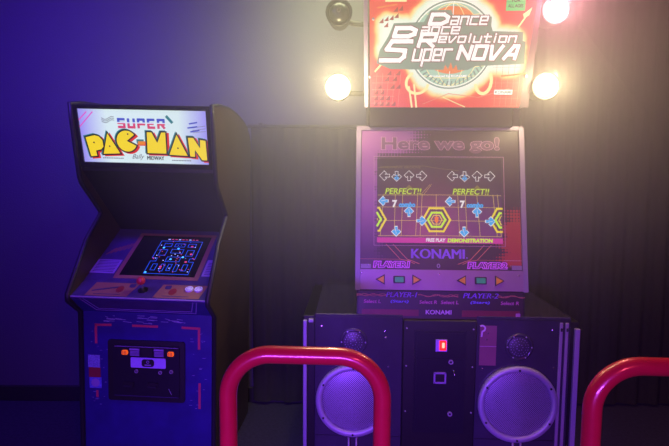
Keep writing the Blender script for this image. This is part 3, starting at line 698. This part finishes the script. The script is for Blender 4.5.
# plinth: two speaker boxes around the coin box
M_box = mat('dark_speaker_baffle', (0.060, 0.050, 0.085), 0.22, 0.2, var=0.25, scale=10, coat=0.5)
for s_ in (-1, 1):
    x0, x1 = (-0.585, -0.172) if s_ < 0 else (0.168, 0.600)
    b = MB(); b.box((x0, 0.0, 0.0), (x1, 0.68, 0.800), M_box, 0.004); sb = b.build('speaker_box', dm)
    cx = -0.402 if s_ < 0 else 0.366
    b = MB(front(0.0)); z = 0.384; RR = 0.176 if s_ < 0 else 0.184
    b.lathe(cx, z, [(RR, 0.0), (RR, 0.018), (RR - 0.006, 0.026), (RR - 0.024, 0.026), (RR - 0.030, 0.016), (RR - 0.030, 0.0)], M_steel, 64, True)
    for k in range(6):
        a = R(30 + 60 * k); b.disc(cx + (RR - 0.015) * math.cos(a), z + (RR - 0.015) * math.sin(a), 0.005, 0.024, 0.029, M_blk, 10)
    wf = b.build('woofer_ring', sb)
    M_gr = bpy.data.materials.get('perforated_steel')
    if not M_gr:
        M_gr = bpy.data.materials.new('perforated_steel'); M_gr.use_nodes = True; nt = M_gr.node_tree; bs = nt.nodes['Principled BSDF']
        tc = nt.nodes.new('ShaderNodeTexCoord'); vo = nt.nodes.new('ShaderNodeTexVoronoi'); vo.inputs['Scale'].default_value = 105; vo.inputs['Randomness'].default_value = 0
        vo.voronoi_dimensions = '2D'
        mp = nt.nodes.new('ShaderNodeMapping'); mp.inputs['Rotation'].default_value = (R(90), 0, R(0))
        cmb = nt.nodes.new('ShaderNodeCombineXYZ'); sp2 = nt.nodes.new('ShaderNodeSeparateXYZ'); nt.links.new(tc.outputs['Object'], sp2.inputs[0])
        aa = mth('ADD', sp2.outputs[0], sp2.outputs[2]); bb_ = mth('SUBTRACT', sp2.outputs[0], sp2.outputs[2])
        nt.links.new(aa, cmb.inputs[0]); nt.links.new(bb_, cmb.inputs[1]); nt.links.new(cmb.outputs[0], vo.inputs['Vector'])
        hole = mth('LESS_THAN', vo.outputs['Distance'], 0.34)
        nt.links.new(mixc(hole, (0.42, 0.40, 0.52), (0.012, 0.01, 0.02)), bs.inputs['Base Color']); bs.inputs['Roughness'].default_value = 0.45; bs.inputs['Metallic'].default_value = 0.3
    b = MB(front(0.0)); r0 = RR - 0.028
    b.lathe(cx, z, [(r0, 0.008), (r0 * 0.85, 0.014), (r0 * 0.6, 0.019), (r0 * 0.3, 0.022), (0.001, 0.023)], M_gr, 48); b.build('woofer_grille', wf)
    z = 0.668 if s_ < 0 else 0.658
    b = MB(front(0.0)); b.lathe(cx, z, [(0.064, 0), (0.064, 0.008), (0.056, 0.011), (0.050, 0.008), (0.050, 0.0)], M_box, 40, True)
    for k in range(6): a = R(60 * k); b.disc(cx + 0.056 * math.cos(a), z + 0.056 * math.sin(a), 0.0035, 0.009, 0.013, M_steel, 8)
    tw = b.build('tweeter_ring', sb)
    M_tw = mat('dark_perforated', (0.05, 0.045, 0.07), 0.4, var=0.9, scale=300)
    b = MB(front(0.0)); b.lathe(cx, z, [(0.051, 0.006), (0.03, 0.012), (0.001, 0.014)], M_tw, 32)
    for rr in (0.014, 0.028, 0.040):
        for k in range(int(rr * 500)): a = 2 * math.pi * k / int(rr * 500); b.disc(cx + rr * math.cos(a), z + rr * math.sin(a), 0.0022, 0.010, 0.0155 - rr * 0.12, M_steel, 6)
    b.build('tweeter_grille', tw)
    # bolts on the baffle
    for k, (dx, zz) in enumerate(((0.145, 0.72), (0.150, 0.69), (-0.150, 0.74), (0.165, 0.55), (-0.165, 0.56))):
        bb = MB(front(0.0)); bb.disc(cx - s_ * dx, zz, 0.004, 0, 0.003, M_chrome, 10, dome=0.001); bb.build('bolt', sb)
    # clear cover lip and bottom seam
    bb = MB(front(0.0)); bb.rect(x0 + 0.006, 0.782, x1 - 0.006, 0.788, 0, 0.003, M_mold); bb.build('cover_trim', sb); bb = MB(front(0.0)); bb.rect(x0 + 0.006, 0.205, x1 - 0.006, 0.208, 0, 0.002, M_mold); bb.build('cover_trim', sb)
    bb = MB(); bb.tube([(cx - 0.022, -0.004, 0.198), (cx - 0.018, -0.02, 0.205), (cx - 0.018, -0.03, 0.150), (cx - 0.02, -0.01, 0.09)], 0.005, M_silver, 10); bb.build('thin_tube', sb)  # thin bent tubes below the woofer
    bb = MB(); bb.tube([(cx + 0.022, -0.004, 0.198), (cx + 0.018, -0.02, 0.205), (cx + 0.018, -0.03, 0.150), (cx + 0.02, -0.01, 0.09)], 0.005, M_silver, 10); bb.build('thin_tube', sb)
M_peach = mat('peach_patch', (0.26, 0.10, 0.13), 0.4, var=0.2, scale=9)  # flat peach patch with a pale curl on the right baffle
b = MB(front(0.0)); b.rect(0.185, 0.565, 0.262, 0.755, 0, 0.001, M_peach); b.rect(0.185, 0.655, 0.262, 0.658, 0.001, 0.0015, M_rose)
b.ring(0.194, 0.742, 0.010, 0.017, 0.001, 0.004, M_wht, 20, -100, 130); b.stroke([(0.194, 0.725), (0.192, 0.705)], 0.007, 0.001, 0.004, M_wht); b.build('surface_patch', dm)
# corner uprights
b = MB(); b.box((-0.640, 0.02, 0.0), (-0.585, 0.70, 0.785), M_blk, 0.003); b.build('side_rail', dm)
b = MB(); b.box((-0.640, 0.0, 0.02), (-0.622, 0.02, 0.765), M_steel, 0.003); b.box((-0.615, -0.002, 0.755), (-0.59, 0.02, 0.772), M_steel, 0.003); b.build('corner_upright', dm)
b = MB(); b.box((0.600, 0.02, 0.0), (0.645, 0.70, 0.775), M_blk, 0.003); b.build('side_rail', dm)
b = MB(); b.box((0.548, -0.006, 0.02), (0.562, 0.006, 0.775), M_silver, 0.002); b.box((0.574, -0.006, 0.02), (0.588, 0.006, 0.775), M_silver, 0.002)
for x in (0.555, 0.581): b.box((x - 0.004, -0.009, 0.735), (x + 0.004, -0.004, 0.75), M_blk)
b.build('corner_upright', dm)
b = MB(); b.box((0.622, 0.0, 0.02), (0.645, 0.02, 0.745), M_steel, 0.003); b.build('corner_upright', dm)
# coin box
b = MB(); b.box((-0.172, -0.012, 0.0), (0.168, 0.68, 0.780), M_blk, 0.004); cb = b.build('coin_box', dm)
b = MB(front(-0.012)); b.rect(-0.118, 0.24, 0.118, 0.730, 0, 0.005, M_door, 0.006); b.rect(-0.108, 0.62, 0.108, 0.72, 0.005, 0.007, M_door, 0.004); b.rect(-0.108, 0.25, 0.108, 0.60, 0.005, 0.007, M_door, 0.004); dp = b.build('coin_door', cb)
E_rl = mat('red_lamp_lens', lin(255, 40, 25), 0.3, 0, 1.6); E_rl2 = mat('red_lamp_core', lin(255, 170, 120), 0.3, 0, 1.8)
b = MB(front(-0.019)); b.rect(-0.022, 0.636, 0.030, 0.692, 0, 0.006, M_plate); b.rect(-0.006, 0.642, 0.026, 0.688, 0.006, 0.009, E_rl, 0.004); b.rect(0.006, 0.654, 0.018, 0.679, 0.009, 0.010, E_rl2, 0.003); b.build('coin_reject_button', dp)
b = MB(front(-0.019)); b.stroke([(-0.024, 0.486), (0.026, 0.486), (0.026, 0.532), (-0.024, 0.532)], 0.008, 0, 0.006, M_lilac, True); b.rect(-0.02, 0.49, 0.022, 0.528, 0, 0.002, M_blk); b.build('coin_return', dp)
for x, z in ((0.050, 0.585), (0.052, 0.335)):
    b = MB(front(-0.019)); b.ring(x, z, 0.006, 0.011, 0, 0.005, M_silver, 18); b.disc(x, z, 0.005, 0, 0.004, M_blk, 12); b.build('lock', dp)
b = MB(front(-0.019)); b.tube([(0.060, 0.548, 0.0), (0.060, 0.548, 0.012), (0.066, 0.53, 0.016)], 0.003, M_chrome, 8); b.build('key', dp)
for x in (-0.155, 0.152):
    for z in (0.74, 0.56, 0.34):
        b = MB(front(-0.012)); b.disc(x, z, 0.004, 0, 0.002, M_silver, 10, dome=0.0015); b.build('bolt', cb)
# neck and sign box
b = MB(); b.box((-0.34, 0.12, 1.677), (0.34, 0.60, 2.46), M_blk, 0.006); b.build('sign_column', dm)
MS, LS = panel((0, 0.030, 1.755), (0, -0.066, 2.300))
b = MB(MS)
b.prism([(-0.3385, -0.008), (0.342, -0.008), (0.368, LS + 0.01), (-0.352, LS + 0.01)], -0.09, -0.006, M_blk)
b.build('sign_case', dm)
M_plumf = mat('plum_sign_frame', (0.04, 0.015, 0.03), 0.6)
b = MB(MS); b.prism([(-0.3620, 0.0), (-0.346, 0.0), (-0.360, LS), (-0.376, LS)], -0.07, 0.004, M_silver); b.build('sign_frame', dm)
b = MB(MS); b.prism([(0.3340, 0.0), (0.375, 0.0), (0.392, LS), (0.376, LS)], -0.07, -0.002, M_plumf); b.build('sign_frame', dm)
# the print
m = bpy.data.materials.new('backlit_red_burst'); m.use_nodes = True; nt = m.node_tree; bs = nt.nodes['Principled BSDF']
tc = nt.nodes.new('ShaderNodeTexCoord'); sx = nt.nodes.new('ShaderNodeSeparateXYZ'); nt.links.new(tc.outputs['Object'], sx.inputs[0])
X, Z = sx.outputs[0], sx.outputs[2]
def SUk(x, y=60): return (x - 442) * (0.0045 - (107 - y) / 107 * 0.00024)
def SVk(y): return (107.5 - y) * 0.00418
def zof(y): return (MS @ Vector((0, SVk(y), 0))).z
dx = mth('SUBTRACT', X, SUk(445, 44)); dz = mth('SUBTRACT', Z, zof(44))
dc = mth('SUBTRACT', mth('SQRT', mth('ADD', mth('MULTIPLY', dx, dx), mth('MULTIPLY', dz, dz))), 43 * 0.0043)
bx_ = mth('MAXIMUM', mth('SUBTRACT', mth('ABSOLUTE', mth('SUBTRACT', X, SUk(444, 44))), 0.27), 0.0)
bz_ = mth('MAXIMUM', mth('SUBTRACT', mth('ABSOLUTE', mth('SUBTRACT', mth('ADD', Z, mth('MULTIPLY', X, 0.10)), zof(44))), 0.045), 0.0)
db = mth('SQRT', mth('ADD', mth('MULTIPLY', bx_, bx_), mth('MULTIPLY', bz_, bz_)))
dd = mth('MINIMUM', dc, mth('SUBTRACT', db, 0.02))
no = nt.nodes.new('ShaderNodeTexNoise'); no.inputs['Scale'].default_value = 14; nt.links.new(tc.outputs['Object'], no.inputs['Vector'])
dd = mth('ADD', dd, mth('MULTIPLY', mth('SUBTRACT', no.outputs['Fac'], 0.5), 0.03))
col = ramp(mapr(dd, 0.0, 0.085), [(0.0, lin(240, 255, 240)), (1.0, lin(228, 6, 2)), (0.22, lin(225, 250, 225)), (0.42, lin(245, 215, 120)), (0.55, lin(240, 90, 40)), (0.68, lin(232, 26, 12))])
nt.links.new(col, bs.inputs['Emission Color']); bs.inputs['Base Color'].default_value = (0.1, 0.05, 0.05, 1); bs.inputs['Emission Strength'].default_value = 0.95; bs.inputs['Roughness'].default_value = 0.35
b = MB(MS); b.prism([(-0.3375, 0.0), (0.333, 0.0), (0.338, 0.03), (0.3755, LS), (-0.352, LS)], -0.008, 0.0, m); sg = b.build('backlit_sign', dm)
def SP(x, y): return (SUk(x, y), SVk(y))
S_grey = lit('sign_grey_teal', 120, 155, 138, 0.75); S_white = lit('sign_white', 255, 255, 255, 0.95); S_rose = lit('sign_rose', 150, 85, 85, 0.6); S_cream = lit('sign_cream', 250, 240, 170, 0.9)
S_or = lit('sign_orange', 245, 130, 60, 0.8); S_mint = lit('sign_mint', 165, 215, 190, 0.8); S_brn = lit('sign_brown', 140, 75, 60, 0.6); S_grn = lit('sign_green', 60, 215, 120, 0.8); S_grd = lit('sign_line', 245, 150, 120, 0.8)
S_dred = lit('sign_dark_red', 190, 70, 55, 0.6)
b = MB(MS)
gc = SP(445, 44); gr = 43 * 0.0043
b.ring(gc[0], gc[1], gr - 0.006, gr, 0, 0.0008, S_grey, 64)
b.disc(gc[0], gc[1], gr - 0.012, 0, 0.0006, S_mint, 64)
b.disc(gc[0], gc[1] + 0.02, gr - 0.045, 0.0004, 0.0009, S_or, 48)
for k in (-0.75, -0.4, 0, 0.4, 0.75):
    b.stroke([(gc[0] + k * (gr - 0.014) * math.cos(R(a)), gc[1] + (gr - 0.014) * math.sin(R(a))) for a in range(-90, 91, 12)], 0.003, 0.0006, 0.0012, S_cream if k else S_white)
for k in (-0.75, -0.5, -0.25, 0.25, 0.5, 0.75):
    hw_ = (gr - 0.014) * math.sqrt(1 - k * k); b.stroke([(gc[0] + hw_ * t / 6, gc[1] + k * (gr - 0.014) - 0.010 * (1 - (t / 6) ** 2)) for t in range(-6, 7)], 0.003, 0.0006, 0.0012, S_cream)
for k in range(22):
    a = R(200 + k * 6.6); r1 = gr - 0.016
    b.stroke([(gc[0] + r1 * math.cos(a), gc[1] + r1 * math.sin(a)), (gc[0] + (r1 - 0.016) * math.cos(a + 0.03), gc[1] + (r1 - 0.016) * math.sin(a + 0.03))], 0.006, 0.0006, 0.0013, S_grey)
b.build('globe_artwork', sg)
b = MB(MS)
# looping curls under the globe, grid triangles and streaks
def curl(cx, cy, rx, ry, a0, a1, wd, m_):
    b.stroke([SP(cx + rx * math.cos(R(a)), cy - ry * math.sin(R(a))) for a in range(a0, a1 + 1, 12)], wd, 0, 0.0006, m_)
curl(413, 82, 11, 11, 120, 350, 0.012, S_cream); curl(479, 80, 8, 13, -160, 40, 0.014, S_cream)
for P in ([(405, 86), (409, 107)], [(410, 84), (413.5, 107)], [(370, 70), (380, 58)]): b.stroke([SP(*p) for p in P], 0.008, 0, 0.0008, S_cream)
b.stroke([SP(420, 104), SP(445, 93), SP(475, 97), SP(505, 88)], 0.003, 0, 0.0006, S_grd)
b.stroke([SP(497, 75), SP(521, 72.5)], 0.007, 0, 0.0007, S_or); b.stroke([SP(440, 97), SP(462, 107)], 0.004, 0, 0.0006, S_cream)
b.stroke([SP(511, 26), SP(522, 10)], 0.007, 0, 0.0008, S_cream); b.prism([SP(514.5, 14), SP(523.5, 7.5), SP(521, 15), SP(516, 18)], 0, 0.0009, S_cream)
b.stroke([SP(369, 7), SP(388, 4)], 0.006, 0, 0.0008, S_or); b.rect(SUk(378), SVk(1.5), SUk(399), SVk(-4), 0, 0.0008, S_cream)
for k in range(5):
    b.stroke([SP(368, 75 + k * 7), SP(392 - k * 0.5, 75 + k * 7)], 0.0018, 0, 0.0006, S_grd); b.stroke([SP(372 + k * 6, 72), SP(371 + k * 6, 106)], 0.0018, 0, 0.0006, S_grd)
for k in range(6): b.stroke([SP(492 + k * 6, 60), SP(491 + k * 5.6, 106)], 0.0012, 0, 0.0006, S_grd) if k < 5 else None
for k in range(6): b.stroke([SP(488, 66 + k * 8), SP(515, 66 + k * 8)], 0.0012, 0, 0.0006, S_grd)
for (x, y) in ((370, 106), (376, 106), (382, 106), (388, 106), (370, 100), (376, 100), (382, 100), (370, 94), (376, 94), (386, 88), (392, 88), (380, 80), (388, 80), (382, 74), (391, 74), (373, 88), (376, 20), (381, 19), (386, 17), (376, 26), (371, 22), (385, 11), (390, 10)):
    b.prism([SP(x, y), SP(x + 4.6, y), SP(x + 4.2, y - 4.8)], 0, 0.0007, S_dred)
b.build('burst_artwork', sg)
b = MB(MS)
# banner backing plates behind the words
b.prism(grow([SP(*p) for p in ((374, 60), (376, 50), (384, 36), (388, 25), (418, 24), (424, 12.5), (441, 12.5), (444, 19), (481, 19), (481, 33), (513, 34), (513, 42), (516, 43), (516, 60), (470, 62), (462, 66), (386, 65))], 0.012), 0.0006, 0.0016, S_grey)
STR = {
 'D': [[(0, 0), (0, 1), (.72, 1), (1, .72), (1, .28), (.72, 0), (0, 0)]],
 'R': [[(0, 0), (0, 1), (1, 1), (1, .48), (.1, .48)], [(.45, .48), (1, 0)]],
 'S': [[(1.05, 1), (.12, 1), (0, .58), (.9, .52), (.95, .2), (.8, 0), (-.1, 0)]],
 'N': [[(0, 0), (0, 1), (1, 0), (1, 1)]], 'O': [[(0, 0), (0, 1), (1, 1), (1, 0), (0, 0)]], 'V': [[(0, 1), (.22, 0), (.45, 0), (1, 1)]], 'A': [[(0, 0), (.6, 1), (1, 1), (1, 0)], [(.3, .32), (1, .32)]],
 'a': [[(.05, .7), (1, .7), (1, 0), (0, 0), (0, .34), (.95, .34)]], 'n': [[(0, 0), (0, .7), (1, .7), (1, 0)]], 'c': [[(1, .7), (0, .7), (0, 0), (1, 0)]],
 'e': [[(1, 0), (0, 0), (0, .7), (1, .7), (1, .34), (.05, .34)]], 'v': [[(0, .7), (.15, 0), (.4, 0), (1, .7)]], 'o': [[(0, 0), (0, .7), (1, .7), (1, 0), (0, 0)]], 'l': [[(.5, 1), (.5, 0)]],
 'u': [[(0, .7), (0, 0), (1, 0), (1, .7)]], 't': [[(.4, 1), (.4, 0), (1, 0)], [(0, .68), (1, .68)]], 'i': [[(.5, .7), (.5, 0)], [(.5, .95), (.5, 1)]], 'p': [[(0, -.35), (0, .7), (1, .7), (1, 0), (0, 0)]], 'r': [[(0, 0), (0, .7), (1, .7)]]}
def block(t, x0, y0, x1, y1, wd, sh=0.3, hs=1.0):
    # square techno letters: rose outline under white, slanted to the right
    n = len(t); u0, v0, u1, v1 = SUk(x0, y1), SVk(y1), SUk(x1, y0), SVk(y0)
    w_ = [0.45 if ch in 'li' else 1.0 for ch in t]; gap = 0.42 if n > 1 else 0; tot = sum(w_) + gap * (n - 1)
    H_ = v1 - v0; sl = sh * H_; k = (u1 - u0 - sl) / tot; x = u0
    for ch, cw in zip(t, w_):
        for P in STR[ch]:
            Q = [(x + p[0] * cw * k + sh * p[1] * H_ * hs, v0 + p[1] * H_ * hs) for p in P]
            b.stroke(Q, wd + 0.007, 0.0020, 0.0026, S_rose); b.stroke(Q, wd, 0.0026, 0.0034, S_white)
        x += (cw + gap) * k
def word(t, x0, y0, x1, y1, sh=0.28, off=0.05, w=0.002):
    a = (SUk(x0, y1), SVk(y1), SUk(x1, y0), SVk(y0))
    b.text(t, *a, w, S_rose, sh, off + 0.11); b.text(t, *a, w + 0.0008, S_white, sh, off)
block('D', 422, 14, 441, 23, 0.016); block('ance', 443, 13, 481, 23.5, 0.0075, 0.2)
block('D', 387, 27, 409, 35, 0.018); block('ance', 414, 23.5, 453, 32.5, 0.0075, 0.2)
block('R', 412, 33, 430, 45, 0.016); block('evolution', 432, 33, 510, 41, 0.0075, 0.2)
block('S', 377, 40, 404, 59, 0.018, 0.35); block('uper', 407, 43.5, 447, 59, 0.0095, 0.2); block('NOVA', 452, 45, 512, 57.5, 0.015, 0.25)
b.text('Produced by KONAMI', SUk(425), SVk(76.5), SUk(462), SVk(73.8), 0.0018, S_white, 0, 0.03)
b.prism([SP(438, 70), SP(440, 63.5), SP(443, 68), SP(445.5, 61), SP(448, 68), SP(451, 63.5), SP(453, 70)], 0.0012, 0.0022, S_or)
b.build('sign_lettering', sg)
b = MB(MS); b.rect(SUk(490.5, 90), SVk(94), SUk(508.5, 90), SVk(89), 0, 0.001, S_white); b.text('KONAMI', SUk(491.5, 90), SVk(93), SUk(507.5, 90), SVk(90), 0.0014, S_grey, 0, 0.03); b.build('rating_label', sg)
b = MB(MS); b.rect(SUk(497.5, 5), SVk(10.7), SUk(516.5, 5), SVk(-14), 0, 0.001, S_grn); 
b.text('ALL AGES', SUk(499.5, 5), SVk(7.5), SUk(514.5, 5), SVk(4.5), 0.0014, L_blk, 0, 0.02); b.text('FOR', SUk(503, 5), SVk(2.2), SUk(511, 5), SVk(-0.8), 0.0014, L_blk, 0, 0.02); b.text('SUITABLE', SUk(499.5, 5), SVk(-3.5), SUk(514.5, 5), SVk(-6.5), 0.0014, L_blk, 0, 0.02)
b.build('surface_patch', sg)
for p in ((365, 76), (521, 75), (365, 18)):
    bb = MB(MS); bb.disc(*SP(*p), 0.006, 0.002, 0.006, M_silver, 12, dome=0.002); bb.build('bolt', dm)

# spot lamps at the sign's corners
def glowlens(name, col, s_): return mat(name, col, 0.3, 0, s_, var=0.0)
G_warm = glowlens('warm_bulb_glow', (1.0, 0.80, 0.50), 5); G_rose = glowlens('rose_bulb_glow', (1.0, 0.58, 0.60), 5)
M_off = mat('unlit_lens', (0.02, 0.02, 0.02), 0.35)
M_can = mat('black_lamp_can', (0.02, 0.02, 0.02), 0.5)
def spot(x, y, z, kind):
    b = MB(front(y)); b.lathe(x, z, [(0.001, -0.15), (0.030, -0.15), (0.045, -0.12), (0.058, -0.02), (0.060, 0.0), (0.055, 0.0), (0.046, -0.014), (0.001, -0.018)], M_can, 32)
    s_ = 1 if x > 0 else -1
    b.tube([(x, z, -0.10), (x - s_ * 0.06, z, -0.16), (s_ * 0.335, z, -0.18)], 0.012, M_can, 12)
    o = b.build('spot_lamp', dm)
    b = MB(front(y)); g = {0: M_off, 1: G_warm, 2: G_rose}[kind]
    b.lathe(x, z, [(0.0455, -0.012), (0.041, 0.002), (0.030, 0.012), (0.016, 0.018), (0.0005, 0.020)], g, 32)
    if not kind: b.ring(x, z, 0.006, 0.010, 0.018, 0.022, M_chrome, 16)  # chrome ring modelled as the small reflection on the unlit lens
    b.build('lens', o)
    if kind:
        l = bpy.data.lights.new('bulb_light', 'POINT'); l.shadow_soft_size = 0.03
        l.color = (1.0, 0.82, 0.44) if kind == 1 else (1.0, 0.36, 0.42); l.energy = LAMP if kind == 1 else LAMP * 1.3
        lo = bpy.data.objects.new('bulb_light', l); C.objects.link(lo); lo.parent = o; lo.location = (x, y - 0.07, z)
spot(-0.484, 0.0, 1.840, 1); spot(0.437, 0.0, 1.844, 1); spot(0.466, 0.0, 2.170, 2); spot(-0.482, 0.0, 2.166, 0)

# ================================================================ red support bars
M_red = mat('red_powder_coat', (0.58, 0.010, 0.034), 0.28, 0.1, var=0.12, scale=30, bump=0.08, coat=0.6)
def bar(x0, x1, y, zt, label, rz):
    xm = (x0 + x1) / 2; h = (x1 - x0) / 2
    o = thing('support_bar', label, 'safety rail', (xm, y, 0), rz, 'red support bars of the dance machine')
    rc = 0.122; P = [(-h, 0, 0.012), (-h, 0, 0.4), (-h, 0, zt - rc - 0.02)]
    for k in range(13): a = R(180 - k * 7.5); P.append((-h + rc + rc * math.cos(a), 0, zt - rc + rc * math.sin(a)))
    for k in range(13): a = R(90 - k * 7.5); P.append((h - rc + rc * math.cos(a), 0, zt - rc + rc * math.sin(a)))
    P += [(h, 0, zt - rc - 0.02), (h, 0, 0.4), (h, 0, 0.012)]
    b = MB(); b.tube(P, 0.0245, M_red, 28); b.build('tube', o)
    for s_ in (-1, 1):
        b = MB(); b.lathe(s_ * h, 0, [(0.001, 0), (0.065, 0), (0.065, 0.010), (0.034, 0.012), (0.030, 0.03), (0.025, 0.03)], M_red, 28)
        for k in range(4): a = R(45 + 90 * k); b.disc(s_ * h + 0.05 * math.cos(a), 0.05 * math.sin(a), 0.008, 0.010, 0.016, M_silver, 6)
        b.build('flange', o)
bar(-0.296, 0.136, 1.30, 0.938, 'glossy red bent-tube bar in front of the left speaker, between the two machines', R(-3))
bar(0.702, 1.134, 1.25, 0.931, 'glossy red bent-tube bar at the right edge, cut off by the frame', R(-3))
